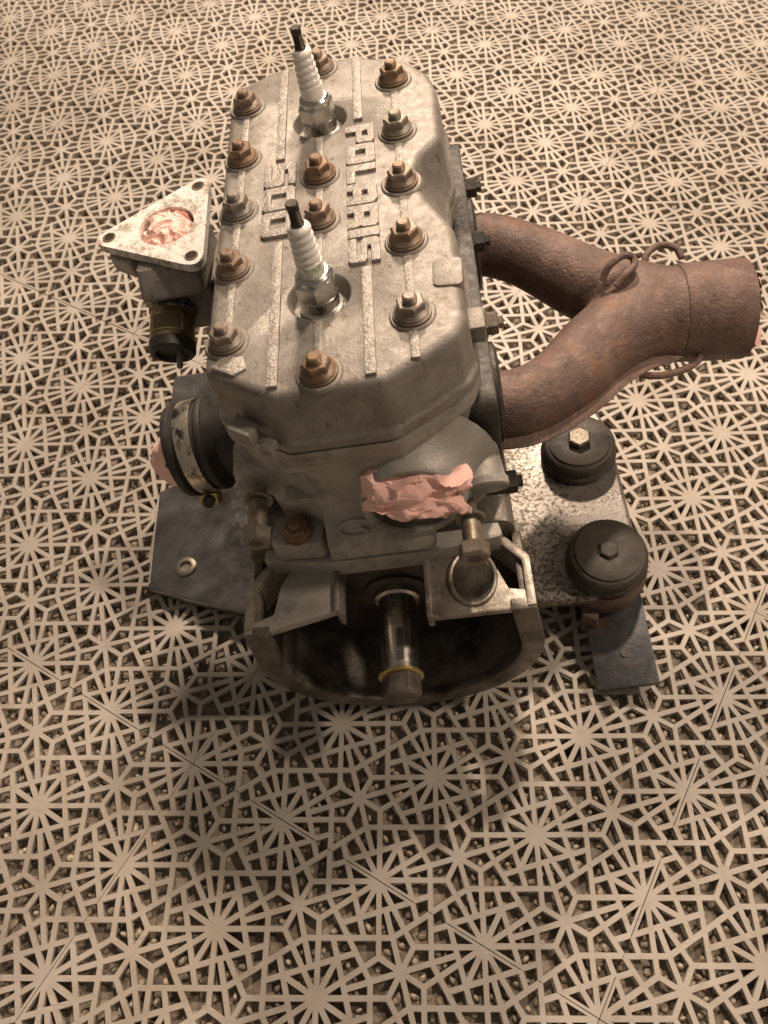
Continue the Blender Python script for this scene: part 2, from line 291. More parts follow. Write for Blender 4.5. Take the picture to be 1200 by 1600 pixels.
def tile_mesh():
    c = 0.325; W = 0.0238
    O = (0, 0); Cc = (c, 0); Mi = (.5, 0); T = 1 / math.sqrt(3)
    R3 = (c / (1 + T), c * T / (1 + T)); Rm = (c / 2, c / 2)
    s = (.5 - c) / (1 + math.sqrt(3)); N = (.5 - s, math.sqrt(3) * s)
    Q = (.375, .375 * T); P = (.5 * math.sqrt(3) / (1 + math.sqrt(3)),) * 2; A = (.5, .5 * T); S = (.5, .5)
    sw = lambda p: (p[1], p[0]); mx = lambda p: (1 - p[0], p[1]); my = lambda p: (p[0], 1 - p[1])
    half = [[O, Cc, R3], [Cc, N, Q, R3], [R3, Q, P, Rm], [Q, A, S, P]]      # repeated eight times
    diag = [[O, R3, sw(R3)]]                                                # four times
    edge = [[Mi, mx(N), mx(Q), A, Q, N]]                                    # on the four sides
    rho = [[Cc, Mi, N]]                                                     # half rhombus cut by the side
    def ops(full):
        base = [lambda p: p, mx, my, lambda p: mx(my(p))]
        return base + [lambda p, b=b: b(sw(p)) for b in base] if full else base
    faces = [[o(p) for p in f] for f in half + rho for o in ops(True)]
    faces += [[o(p) for p in f] for f in diag for o in ops(False)]
    faces += [[o(p) for p in f] for f in edge for o in (lambda p: p, my, sw, lambda p: mx(sw(p)))]
    def inset(poly):
        n = len(poly); ar = sum(poly[i][0] * poly[(i + 1) % n][1] - poly[(i + 1) % n][0] * poly[i][1] for i in range(n))
        if ar < 0: poly = poly[::-1]
        res = []; lines = []
        for i in range(n):
            p, q = Vector(poly[i]), Vector(poly[(i + 1) % n]); d = (q - p).normalized(); nn = Vector((-d.y, d.x))
            on_side = any(abs(p[k] - v) < 1e-6 and abs(q[k] - v) < 1e-6 for k in (0, 1) for v in (0, 1))
            mid = (p + q) / 2
            open_side = on_side and (min(abs(mid[0] - .5), abs(mid[1] - .5)) < 0.15)     # through a rhombus: no bar there
            lines.append((p + nn * (0 if open_side else W), d, open_side))
        for i in range(n):
            (a, d, _), (b, e, _) = lines[i - 1], lines[i]
            den = d.x * e.y - d.y * e.x
            if abs(den) < 1e-6: res.append(tuple(b)); continue
            t = ((b.x - a.x) * e.y - (b.y - a.y) * e.x) / den
            r = a + d * t; res.append((r.x, r.y))
        return poly, res, [l[2] for l in lines]
    vs = []; fs = []; BV = 0.006; feet = []; rf = random.Random(11)
    def add(pts):
        o = len(vs); vs.extend(pts); return list(range(o, o + len(pts)))
    for ci in range(4):
        for cj in range(4):
            for f in faces:
                po, pi, op = inset(f); n = len(po)
                # shrink of the hole for a softened edge
                def w(p, z): return ((p[0] + ci) * L1, (p[1] + cj) * L1, z)
                cx = sum(p[0] for p in pi) / n; cy = sum(p[1] for p in pi) / n
                big = []
                for p in pi:
                    d = math.hypot(p[0] - cx, p[1] - cy) + 1e-6
                    big.append((p[0] + (p[0] - cx) / d * BV, p[1] + (p[1] - cy) / d * BV))
                a = add([w(p, 0) for p in po]); b = add([w(p, 0) for p in big]); c2 = add([w(p, -BV * L1 * 0.8) for p in pi]); dd = add([w(p, -MAT_T) for p in pi])
                for i in range(n):
                    j = (i + 1) % n
                    if op[i]: continue
                    fs.append([a[i], a[j], b[j], b[i]]); fs.append([b[i], b[j], c2[j], c2[i]]); fs.append([c2[i], c2[j], dd[j], dd[i]])
            # legs under the nodes
            md_ = lambda a, b_: ((a[0] + b_[0]) / 2, (a[1] + b_[1]) / 2)
            legs = [o(p) for p in (R3, Q, N, md_(R3, Q), md_(Q, A), md_(C, R3) if False else md_(Cc, R3), md_(Q, P)) for o in ops(True)] + [o(p) for p in (md_(S, P), md_(Rm, P)) for o in ops(False)] + [o(P) for o in ops(False)] + [S, (0.03, 0.03), (0.97, 0.03), (0.03, 0.97), (0.97, 0.97)]
            for p in legs:
                n = 6; r0, r1 = 0.031 * L1, 0.026 * L1
                t = add([((p[0] + ci) * L1 + r0 * math.cos(k * math.pi / 3), (p[1] + cj) * L1 + r0 * math.sin(k * math.pi / 3), -MAT_T * 0.9) for k in range(n)])
                u = add([((p[0] + ci) * L1 + r1 * math.cos(k * math.pi / 3), (p[1] + cj) * L1 + r1 * math.sin(k * math.pi / 3), -LEG) for k in range(n)])
                for k in range(n): fs.append([t[k], u[k], u[(k + 1) % n], t[(k + 1) % n]])
            # glossy round feet showing through the openings
            n0 = len(fs)
            cen = lambda *q: (sum(p[0] for p in q) / len(q), sum(p[1] for p in q) / len(q))
            for p in [o(q) for q in (cen(Cc, N, Q, R3), cen(R3, Q, P, Rm), cen(Q, A, S, P)) for o in ops(True)]:
                if rf.random() < .42: continue
                el = rf.uniform(1.1, 2.0); an = rf.random() * 6.28; ca_, sa_ = math.cos(an), math.sin(an)
                px = p[0] + rf.uniform(-.022, .022); py = p[1] + rf.uniform(-.022, .022); rr = L1 * rf.uniform(.020, .032); hh = LEG * rf.uniform(.28, .66)
                ring = []
                for q_, (a_, b_) in enumerate(((1.0, 0.0), (.92, .45), (.62, .82), (.2, .98))):
                    ring.append(add([((px + ci) * L1 + rr * a_ * (el * ca_ * math.cos(k * math.pi / 4) - sa_ * math.sin(k * math.pi / 4)), (py + cj) * L1 + rr * a_ * (el * sa_ * math.cos(k * math.pi / 4) + ca_ * math.sin(k * math.pi / 4)), -LEG + hh * b_ * rf.uniform(.85, 1.0)) for k in range(8)]))
                for u_, v_ in zip(ring, ring[1:]):
                    for k in range(8): fs.append([u_[k], u_[(k + 1) % 8], v_[(k + 1) % 8], v_[k]])
                fs.append(ring[-1])
            feet.append((n0, len(fs)))
    # outer skirt
    S4 = 4 * L1
    for a, b in (((0, 0), (S4, 0)), ((S4, 0), (S4, S4)), ((S4, S4), (0, S4)), ((0, S4), (0, 0))):
        for k in range(4):
            for (t0, t1) in ((0, c), (1 - c, 1)):
                p = Vector(a).lerp(Vector(b), (k + t0) / 4); q = Vector(a).lerp(Vector(b), (k + t1) / 4)
                i = add([(p.x, p.y, 0), (q.x, q.y, 0), (q.x, q.y, -MAT_T), (p.x, p.y, -MAT_T)]); fs.append(i[::-1])
    me = bpy.data.meshes.new('mat_tile'); me.from_pydata(vs, [], fs); me.materials.append(M['mat']); me.materials.append(M['foot'])
    for a_, b_ in feet:
        for k in range(a_, b_): me.polygons[k].material_index = 1; me.polygons[k].use_smooth = True
    bm = bmesh.new(); bm.from_mesh(me); bmesh.ops.remove_doubles(bm, verts=bm.verts, dist=1e-6); bm.to_mesh(me); bm.free()
    return me
floor_mat = bpy.data.objects.new('floor_mat', None); COL.objects.link(floor_mat); tag(floor_mat, kind='structure')
tm = tile_mesh()
for i in range(-5, 3):
    for j in range(-6, 2):
        o2 = Vector((LX, LY)) + E1 * L1 * 4 * i + E2 * L1 * 4 * j
        cc = o2 + (E1 + E2) * L1 * 2
        if cc.y < -0.35 or cc.y > 2.2 or abs(cc.x) > 1.3: continue
        t = bpy.data.objects.new('mat_tile', tm); COL.objects.link(t); t.parent = floor_mat
        k = 0.9982
        # E1,E2 form a left-handed pair seen from above: mirror keeps the mesh's up side up through its own normal-free material
        t.matrix_world = Matrix(((E1.x * k, E2.x * k, 0, o2.x), (E1.y * k, E2.y * k, 0, o2.y), (0, 0, 1, random.uniform(-0.0006, 0.0)), (0, 0, 0, 1))) @ Matrix.Rotation(random.uniform(-.0016, .0016), 4, 'X') @ Matrix.Rotation(random.uniform(-.0016, .0016), 4, 'Y')

def grit():
    ico = [(-.53, 0, .85), (.53, 0, .85), (-.53, 0, -.85), (.53, 0, -.85), (0, .85, .53), (0, .85, -.53), (0, -.85, .53), (0, -.85, -.53), (.85, .53, 0), (-.85, .53, 0), (.85, -.53, 0), (-.85, -.53, 0)]
    fc = [(0, 4, 1), (0, 9, 4), (9, 5, 4), (4, 5, 8), (4, 8, 1), (8, 10, 1), (8, 3, 10), (5, 3, 8), (5, 2, 3), (2, 7, 3), (7, 10, 3), (7, 6, 10), (7, 11, 6), (11, 0, 6), (0, 1, 6), (6, 1, 10), (9, 0, 11), (9, 11, 2), (9, 2, 5), (7, 2, 11)]
    vs = []; fs = []; rnd = random.Random(3)
    for _ in range(9000):
        y = -0.1 + 1.5 * rnd.random() ** 1.3; hw = 0.32 + 0.3 * y; x = rnd.uniform(-hw, hw)
        if noise.noise(Vector((x * 9, y * 9, 1.3))) < -0.42: continue
        s = rnd.uniform(0.0012, 0.0034); a = rnd.random() * 6.28; ca, sa = math.cos(a), math.sin(a); fx, fz = rnd.uniform(.8, 1.5), rnd.uniform(.5, .9)
        o = len(vs)
        for p in ico:
            px, py = p[0] * s * fx, p[1] * s
            vs.append((x + px * ca - py * sa, y + px * sa + py * ca, -LEG + s * .5 + p[2] * s * fz))
        fs += [(a1 + o, b1 + o, c1 + o) for a1, b1, c1 in fc]
    me = bpy.data.meshes.new('grit'); me.from_pydata(vs, [], fs); me.materials.append(M['grit'])
    o = bpy.data.objects.new('grit', me); COL.objects.link(o)
    tag(o, 'loose pale grit lying on the floor under the perforated mat', 'grit', kind='stuff')
grit()

# ---------------------------------------------------------------- the engine
RE = Matrix(((0.99128952, 0.02233482, -0.12979312), (-0.01951479, 0.99954593, 0.02295864), (0.13024696, -0.02022578, 0.99127526)))
OC = Vector((-0.02472428, 0.42497813, 0.31))
engine = bpy.data.objects.new('snowmobile_engine', None); COL.objects.link(engine)
EM = Matrix.Translation(OC + RE @ Vector((0, 0, -BASE / 1000))) @ RE.to_4x4()
engine.matrix_world = EM
tag(engine, 'grimy two-cylinder engine with rusty exhaust manifold and two white spark plugs, on beige lattice mat', 'engine')
def world_pt(p): return EM @ Vector((p[0] / 1000, p[1] / 1000, (p[2] + BASE) / 1000))

# ---- cylinder head
head_raw = [(-65, -129), (-40, -146), (-25, -155), (33, -155), (52, -144), (74, -129), (80, -116), (80, -45), (66, -14), (61, 10), (66, 27), (79, 40), (80, 95), (76, 114), (62, 136), (25, 155), (-34, 155), (-55, 144), (-66, 128)]
head_o = fillet(head_raw, [10, 10, 8, 14, 12, 10, 12, 26, 18, 14, 16, 14, 20, 16, 18, 18, 16, 14, 12], 5)
head_raw2 = list(head_raw); head_raw2[7] = (80, -38); head_raw2[8] = (75, -14); head_raw2[9] = (73, 10); head_raw2[10] = (75, 26); head_raw2[11] = (80, 38)
head_l = fillet(head_raw2, [10, 10, 8, 14, 12, 10, 12, 26, 18, 14, 16, 14, 20, 16, 18, 18, 16, 14, 12], 5)
def level(out, z, d): return [(p[0], p[1], z) for p in offset(out, d)]
LV = ((-42, -1.6), (-37.2, -1.7), (-36, -1.3), (-35, 0.0), (-33, 0.9), (-9, 1.9), (-4.2, 2.6), (-1.8, 3.8), (-0.5, 5.6), (0, 8.0))
mb = MB(); mb.loft([level(head_l if z < -20 else head_o, z, d) for z, d in LV], True, False)
# deck with two real spark plug wells
top_loop = level(head_o, 0, 8.0); NW = 40
circ = lambda y, rr, z: [(rr * math.cos(2 * math.pi * k / NW), y + rr * math.sin(2 * math.pi * k / NW), z) for k in range(NW)]
loops = [top_loop, circ(-84, 18.6, 0), circ(81, 18.6, 0)]
tri_t = tessellate_polygon([[Vector(p) for p in l] for l in loops])
mb.add([p for l in loops for p in l], [list(t) for t in tri_t])
for wy in (-84, 81):
    mb.loft([circ(wy, rr, z) for rr, z in ((18.6, 0), (17.8, -0.6), (17.2, -2.0), (16.4, -7.5), (15.6, -8.6), (11.5, -8.8), (8, -8.8))], False, True)
head = build('cylinder_head', mb, 'alu', engine, 0, 40)
bm = bmesh.new(); bm.from_mesh(head.data); bmesh.ops.remove_doubles(bm, verts=bm.verts, dist=2e-6)
bmesh.ops.recalc_face_normals(bm, faces=bm.faces); bm.to_mesh(head.data); bm.free(); finish(head.data, 40)
tag(head, 'pale cast cylinder head cover with raised letters')

# raised strips
def strip(x, y0, y1, w=5.5, h=1.8, name='rib', m='alu_worn'):
    mb = MB(); mb.prism([(x - w / 2, min(y0, y1)), (x + w / 2, min(y0, y1)), (x + w / 2, max(y0, y1)), (x - w / 2, max(y0, y1))], -1.5, h)
    return build(name, mb, m, head, 0.7)
for x, a, b in ((-25, 146, 43), (-24, -36, -147), (25.5, 147, 72), (27, -69, -148)): strip(x, a, b, 5.8, 2.2)
NL, NR, NM = [110, 52, 0, -52, -110], [110, 52, 0, -52, -110], [141.5, 21.3, -21.3, -141.5]
for x in (-50, 50):
    for a, b in zip([110, 52, 0, -52], [52, 0, -52, -110]): strip(x, a - 12.5, b + 12.5, 4.6, 1.2)
strip(50, -122.5, -141, 4.8, 1.4); strip(-50, -122, -128, 3.0, 1.0)
for a, b in ((128, 102), (61, 35), (8, -8.5), (-34, -63), (-105, -129)): strip(0, a, b, 4.6, 1.2)
def pad(pts, z0, z1, name='casting_pad', m='alu_worn', bev=1.2):
    mb = MB(); mb.prism(pts, z0, z1); return build(name, mb, m, head, bev)
pad([(-58, -127), (-45, -135), (-38, -131), (-40, -122), (-53, -121)], -4, 1.6)
pad(fillet([(62, -92), (78, -94), (79, -72), (63, -71)], 4), -8, 1.2, m='alu')
pad([(-55.5, -150), (-43, -158), (-38, -150), (-50, -140)], -32, -21, m='alu', bev=1.5)
pad([(-40, -160), (-33, -163), (-30, -155), (-37, -152)], -36, -30, m='alu', bev=1.0)
pad([(78, -108), (87, -108), (87, -92), (78, -92)], -30, -18, m='alu', bev=1.5)
# bosses under nuts
def boss_mesh():
    mb = MB(); mb.lathe([(13.0, -1.2), (12.4, 0.6), (11.6, 1.2)], n=28); return mb
boss0 = build('nut_boss', boss_mesh(), 'alu', None, engine=False)

# raised letters: unit outlines, u = reading direction, v = up
s_ = 0.27
def LET(ch):
    s = s_; q = 0.10
    if ch == 'P': return .88, [[(0, 0), (s + .04, 0), (s + .04, .36), (.88 - q, .36), (.88, .36 + q), (.88, 1 - q), (.88 - q, 1), (0, 1)], [(s + .04, .58), (.58, .58), (.58, .77), (s + .04, .77)]]
    if ch in 'O0': 
        w = .90
        return w, [[(q, 0), (w - q, 0), (w, q), (w, 1 - q), (w - q, 1), (q, 1), (0, 1 - q), (0, q)], [(s, s + (.0 if ch == '0' else .06)), (w - s, s + (.0 if ch == '0' else .06)), (w - s, 1 - s - (.0 if ch == '0' else .06)), (s, 1 - s - (.0 if ch == '0' else .06))]]
    if ch == 'L': return .80, [[(0, 0), (.80, 0), (.80, .30), (.30, .30), (.30, 1), (0, 1)]]
    if ch == 'A': return .88, [[(0, 0), (.29, 0), (.29, .20), (.59, .20), (.59, 0), (.88, 0), (.88, 1 - q * 1.6), (.88 - q * 1.6, 1), (q * 1.6, 1), (0, 1 - q * 1.6)], [(.31, .50), (.57, .50), (.57, .68), (.31, .68)]]
    if ch == 'R': return .90, [[(0, 0), (.29, 0), (.29, .22), (.60, .22), (.60, 0), (.90, 0), (.90, .30), (.84, .40), (.90, .50), (.90, 1 - q), (.90 - q, 1), (0, 1)], [(.31, .54), (.60, .54), (.60, .72), (.31, .72)]]
    if ch == 'I': return .34, [[(0, 0), (.34, 0), (.34, 1), (0, 1)]]
    if ch == 'S': return .95, [[(0, 0), (.95 - q, 0), (.95, q), (.95, .60 - q), (.95 - q, .60), (.32, .60), (.32, .72), (.95, .72), (.95, 1), (q, 1), (0, 1 - q), (0, .42 + q), (q, .40), (.64, .40), (.64, .28), (0, .28)]]
    if ch == '5': return .92, [[(0, 0), (.92 - q, 0), (.92, q), (.92, .64 - q), (.92 - q, .64), (.28, .64), (.28, .75), (.90, .75), (.90, 1), (0, 1), (0, .40), (.62, .40), (.62, .24), (0, .24)]]
def letter(ch, ystart, x0, hgt, wid):
    w, loops = LET(ch); k = wid
    tris = tessellate_polygon([[Vector((p[0], p[1], 0)) for p in l] for l in loops])
    flat = [p for l in loops for p in l]
    def P(p, z, d=0): return (x0 + p[1] * hgt, ystart - p[0] * k, z)
    mb = MB(); n = len(flat)
    mb.add([P(p, 2.3) for p in flat] + [P(p, -1) for p in flat], [list(t) for t in tris])
    mb2 = mb; o = 0
    for l in loops:
        m_ = len(l)
        mb2.f += [[o + i, o + (i + 1) % m_, n + o + (i + 1) % m_, n + o + i] for i in range(m_)]; mb2.mi += [0] * m_; o += m_
    build('raised_letter', mb2, 'alu_worn', head, 0.8, seg=2, bev_angle=50)
    return ystart - w * k
y = 64.5
for ch in 'POLARIS': y = letter(ch, y, 17, 18.3, 22.0 if ch != 'S' else 21.0) - 1.05
y = 38.5
for ch in '500': y = letter(ch, y, -35, 20.5, 24.5) - 1.2

# ---- head nuts
def nut_proto(sc=1.0, stud=6.5):
    mb = MB(); n = 6
    mb.lathe([(12.1, 0), (12.4, .4), (12.4, 1.6), (11.9, 2.0), (7.0, 2.1)], n=28)                 # washer
    hexr = 9.3
    mb.lathe([(11.2, 2.1), (11.4, 2.7), (10.4, 4.0), (8.2, 5.4)], n=28)                       # nut flange
    mb.lathe([(hexr, 3.6), (hexr, 9.6), (hexr * .90, 10.6), (5.2, 10.8)], n=6)
    prof = [(4.7, 10.0)]; z = 10.5
    while z < 10.4 + stud: prof += [(4.75, z), (4.3, z + .5)]; z += 1.0
    prof += [(4.3, z), (3.2, z + .8)]
    mb.lathe(prof, n=18)
    return build('head_nut', mb, 'nut', None, engine=False, angle=32)
nut0 = nut_proto(stud=3.4)
first = True
for k, (x, y) in enumerate([(-50, v) for v in NL] + [(0.5, v) for v in NM] + [(50, v) for v in NR]):
    inst(boss0, head, (x, y, 0))
    inst(nut0, head, (x, y, 1.2), (R(random.uniform(-1.5, 1.5)), R(random.uniform(-1.5, 1.5)), random.random() * 6.28), random.uniform(.80, .85))
bpy.data.objects.remove(boss0)

# ---- spark plugs
def spark_plug(y, z0, tilt, stained):
    root = build('spark_plug', (lambda m: (m.lathe([(11.5, 0), (12.2, .6), (12.2, 2.2), (11.0, 2.8), (10.2, 3.2), (10.6, 4.0), (10.6, 10.2), (9.6, 11.0)], n=36), m)[1])(MB()), 'plug_steel', engine, engine=False)
    root.location = (0, y / 1000, (z0 + BASE) / 1000); root.rotation_euler = tilt
    def part(n, m, fn, bev=0, ang=35):
        b = MB(); fn(b); return build(n, b, m, root, bev, ang, engine=False)
    part('hex_nut', 'plug_steel', lambda b: b.lathe([(10.4, 10.6), (12.0, 11.8), (12.0, 20.6), (10.6, 21.6)], n=6, phase=0.35))
    part('crimp_ring', 'plug_steel', lambda b: b.lathe([(9.6, 21.2), (9.7, 24.2), (8.6, 25.6), (7.4, 25.9)], n=32))
    part('insulator_base', 'ceramic_stain' if stained else 'ceramic', lambda b: b.lathe([(7.3, 25.4), (7.2, 33.0)], n=32, cap0=False, cap1=False))
    prof = [(7.2, 33.0)]; z = 33.0; r = 7.2
    for k in range(5):
        prof += [(r - .9, z + .5), (r - 1.1, z + 1.1), (r - .9, z + 1.7), (r - .1, z + 2.4), (r, z + 3.2), (r - .1, z + 3.9)]; z += 4.2; r -= 0.22
    prof += [(r - .4, z + .6), (r - 1.4, z + 1.6), (r - 3.0, z + 1.9)]
    part('ribbed_insulator', 'ceramic', lambda b: b.lathe(prof, n=36, cap0=False), ang=60)
    tz = z + 1.6; tp = [(3.5, tz - .5), (3.6, tz + 1.2), (3.0, tz + 2.0)]
    q = tz + 2.0
    while q < tz + 9.0: tp += [(3.0, q), (2.75, q + .35)]; q += .7
    tp += [(3.2, q), (3.3, q + 3.4), (2.9, q + 4.0)]
    part('terminal', 'plug_dark', lambda b: b.lathe(tp, n=22))
    return root
tag(spark_plug(-84, -8.5, (R(0.6), R(0.4), 0.2), True), 'nearer spark plug with a green-stained insulator base')
tag(spark_plug(81, -8.5, (R(-0.5), R(-0.6), 1.1), False), 'farther spark plug standing in the head')

# ---- gasket and cylinder block
mb = MB(); mb.loft([level(head_l, z, 0.2) for z in (-43.8, -41.8)]); build('head_gasket', mb, 'gasket', engine)
mb = MB(); mb.loft([level(head_l, z, d) for z, d in ((-162, 9.0), (-140, 6.5), (-112, 5.0), (-88, 4.0), (-70, 3.2), (-62, 2.2), (-58, 0.6), (-55.5, -1.0), (-53.5, -1.6), (-43.8, -1.6))])
block = build('cylinder_block', mb, 'alu_dark', engine, 0, 50)
def bpart(name, fn, m='alu_dark', bev=1.5, parent=None, ang=35):
    b = MB(); fn(b); return build(name, b, m, parent or block, bev, ang)
bpart('casting_step', lambda b: b.prism([(-150.5, -55), (-154, -58), (-154, -63), (-148, -68), (-142, -68), (-142, -55)], -36, 3, 'x'), bev=1.5)
bpart('casting_step', lambda b: b.prism([(-140, -94), (-150, -95), (-151, -99), (-146, -103), (-140, -103)], -44, 2, 'x'), bev=1.5)
# corner column with its round boss on the right
bpart('boss', lambda b: b.lathe([(10, 0), (11, 30), (12.5, 48), (14.0, 50), (14.0, 54), (13, 55)], (74, -100, -88), (0.05, -0.93, -0.36), 28), 'alu_dark', 0)
bpart('boss', lambda b: b.lathe([(18, -8), (17, 10), (15, 16), (13.5, 18), (9, 18)], (-60, -116, -96), (0, -1, 0), 28), 'alu_dark', 0)
# coolant outlet at the front
bpart('coolant_outlet', lambda b: b.lathe([(54, -9), (46, -3.5), (40, 1), (36, 6), (33, 11), (31.5, 15), (30, 16.5), (27.5, 16.5), (26, 15), (25, 2), (24, -6)], (33, -145, -100), (0, -1, 0.08), 48, cap0=False), 'alu_dark', 0)
# lug with nut and lower deck
lug_rot = Matrix.Rotation(R(22), 3, 'X')
bpart('lug', lambda b: b.prism(fillet([(-64, -158), (-30, -160), (-26, -138), (-60, -136)], 6), -150, -131), bev=2)
n2 = inst(nut0, block, (-45, -149, -131), (R(8), 0, 0.3), .85); n2.name = 'base_nut'

# long bolts left hanging out of the front
def long_bolt(x, y, z, l):
    b = MB()
    prof = [(4.6, 0)]; q = 0
    while q < l * .40: prof += [(4.6, q), (4.0, q + .7)]; q += 1.4
    prof += [(4.4, q), (4.4, l)]
    b.lathe(prof, (x, y, z), (0, -1, 0), 20)
    b.lathe([(8.5, l * .30), (9.2, l * .30 + .6), (9.2, l * .30 + 2), (8.5, l * .30 + 2.6)], (x, y, z), (0, -1, 0), 24)
    b.lathe([(6.0, l * .42), (6.0, l - 8)], (x, y, z), (0, -1, 0), 24)
    b.lathe([(9.4, l - 9), (9.6, l - 8.2), (9.6, l - 1), (8.4, l)], (x, y, z), (0, -1, 0), 6, phase=.2)
    return build('long_bolt', b, 'bolt', block)
long_bolt(-62, -128, -100, 46)
long_bolt(65, -149, -120, 42)

# ---- exhaust side: flange, studs, manifold
b = MB(); b.prism(fillet([(-128, -60), (-60, -64), (-40, -72), (30, -70), (60, -58), (128, -60), (128, -160), (-128, -160)], 14), 72, 89, 'x'); ef = build('exhaust_flange', b, 'gasket', engine, 2)
for yy, zz in ((-118, -152), (-40, -84), (100, -84), (40, -84)):
    b = MB(); b.lathe([(9.5, 0), (9.5, 2), (7.6, 2.2), (7.6, 8.5), (6.5, 9.2), (4.2, 9.2), (4.2, 12), (3.4, 12.6)], (88.5, yy, zz), (1, 0, 0), 6)
    build('flange_nut', b, 'bolt' if yy == -40 else 'gasket', ef)
for yy in (-72, 76):
    b = MB(); b.lathe([(34, 0), (34, 5), (30, 7), (24, 7)], (87, yy, -116), (1, 0, 0), 36); build('port_gasket', b, 'gasket', ef)
def spline(pts, n=14):
    out = []; P = [Vector(p) for p in pts]; P = [P[0] * 2 - P[1]] + P + [P[-1] * 2 - P[-2]]
    for i in range(1, len(P) - 2):
        for k in range(n):
            t = k / n; a, b_, c_, d_ = P[i - 1:i + 3]
            out.append(0.5 * ((2 * b_) + (c_ - a) * t + (2 * a - 5 * b_ + 4 * c_ - d_) * t * t + (3 * b_ - a - 3 * c_ + d_) * t ** 3))
    out.append(P[-2]); return out
PN = spline([(84, -80, -118), (108, -80, -119), (135, -64, -122), (162, -35, -128), (190, -14, -133), (218, -6, -137), (232, -4, -138)])
PF = spline([(84, 76, -116), (104, 73, -117), (132, 57, -121), (165, 30, -128), (194, 10, -133), (218, 0, -137), (232, -4, -138)])
b = MB(); rn = [23 + 6.5 * min(1, max(0, (i - 24) / 36)) for i in range(len(PN))]
b.tube(PN, rn, 28); b.tube(PF, rn, 28)
b.lathe([(31, 0), (33, 10), (33, 20)], (206, -5, -135.5), (1, 0, -0.09), 32)
man = build('exhaust_manifold', b, 'rust', engine, 0)
md = man.modifiers.new('r', 'REMESH'); md.mode = 'VOXEL'; md.voxel_size = 0.0022; md.use_smooth_shade = True
md = man.modifiers.new('s', 'SMOOTH'); md.factor = 0.5; md.iterations = 9
dg = bpy.context.evaluated_depsgraph_get(); me2 = bpy.data.meshes.new_from_object(man.evaluated_get(dg))
man.modifiers.clear(); man.data = me2; me2.name = 'exhaust_manifold'; finish(me2, 80)
if not me2.materials: me2.materials.append(M['rust'])
tag(man, 'brown rusty Y-shaped exhaust manifold')
ax = Vector((1, -0.02, -0.09)).normalized()
b = MB(); b.lathe([(32.2, 0), (33.6, 1.2), (33.8, 4), (34.2, 20), (34.6, 44), (34.2, 46), (32.4, 46), (31.8, 44), (31.2, 4)], (222, -4.5, -137), ax, 48, cap0=False)
collar = build('outlet_collar', b, 'rust', man)
# pressed seam along the near side
seam = MB(); loops = []
for i in range(2, len(PN) - 12):
    p = PN[i]; t = (PN[i + 1] - PN[i - 1]).normalized(); side = t.cross(Vector((0, 0, 1))).normalized(); side = (side + Vector((0, 0, -0.30))).normalized(); nrm = side.cross(t).normalized(); r = rn[i]
    w = 7.0 if i < len(PN) - 26 else 7.0 * (len(PN) - 12 - i) / 14 + 1
    loops.append([p + side * (r - 4) + nrm * 1.3, p + side * (r + w) + nrm * 1.0, p + side * (r + w) - nrm * 1.0, p + side * (r - 4) - nrm * 1.3])
seam.loft(loops); build('pressed_seam', seam, 'rust', man, 0.4)
seam = MB(); loops = []
for i in range(4, len(PN) - 34):
    p = PN[i]; t = (PN[i + 1] - PN[i - 1]).normalized(); side = -t.cross(Vector((0, 0, 1))).normalized(); side = (side + Vector((0, 0, -0.3))).normalized(); nrm = side.cross(t).normalized(); r = rn[i]
    loops.append([p + side * (r - 3) + nrm * 1, p + side * (r + 3) + nrm * .8, p + side * (r + 3) - nrm * .8, p + side * (r - 3) - nrm * 1])
seam.loft(loops); build('pressed_seam', seam, 'rust', man, 0.3)
def hook(pts, r=2.5):
    b = MB(); b.tube(spline(pts, 7), r, 10); return build('spring_hook', b, 'rust', man)
hook([(172, 4, -104), (178, 9, -96), (188, 14, -94), (194, 14, -97), (194, 8, -99), (187, 2, -100), (180, -3, -104)])
hook([(205, 26, -122), (210, 36, -116), (220, 42, -115), (230, 38, -116), (233, 30, -119)])
hook([(190, -48, -146), (205, -51, -146), (222, -47, -147), (232, -40, -147), (230, -33, -146), (214, -34, -145)])

# ---- intake side: rubber boot with clamp
def boot(y0):
    b = MB(); b.lathe([(q_ * .92, h_ * .95) for q_, h_ in [(30, 0), (29, 10), (27, 22), (27.5, 32), (31.5, 36), (34.5, 38), (35.2, 40), (34.8, 42), (32.6, 43.5), (32.4, 60), (34.5, 61.5), (35.0, 64), (34.2, 66.5), (31, 68), (27, 68), (26, 64), (26, 30)]], (-60, y0, -109), (-0.985, -0.05, -0.10), 48, cap0=False)
    bo = build('intake_boot', b, 'rubber', engine)
    ax = Vector((-0.985, -0.05, -0.10)).normalized(); c = Vector((-60, y0, -109))
    b = MB(); b.lathe([(q_ * .92, h_ * .95) for q_, h_ in [(33.0, 46.0), (34.6, 45.8), (34.9, 47), (34.9, 56), (34.6, 57.4), (33.0, 57.2)]], c, ax, 48, cap0=False, cap1=False)
    cl = build('hose_clamp', b, 'band', bo)
    b = MB(); q = Matrix.Rotation(R(0), 3, 'X')
    d = Vector((0, -0.72, -0.70)); p = c + ax * 49 + d * 36
    rot = Vector((0, 0, 1)).rotation_difference(d).to_matrix()
    b.box(p, (13, 12, 8), rot); cb = build('clamp_screw_housing', b, 'brass', bo, 1.0)
    b = MB(); b.lathe([(4.2, 0), (4.2, 7), (3.6, 7.6), (2.0, 7.0)], p + Vector((0, -2, 2)), (0.1, -0.8, 0.6), 16); build('clamp_screw', b, 'plug_dark', bo)
    return bo
boot(-80)

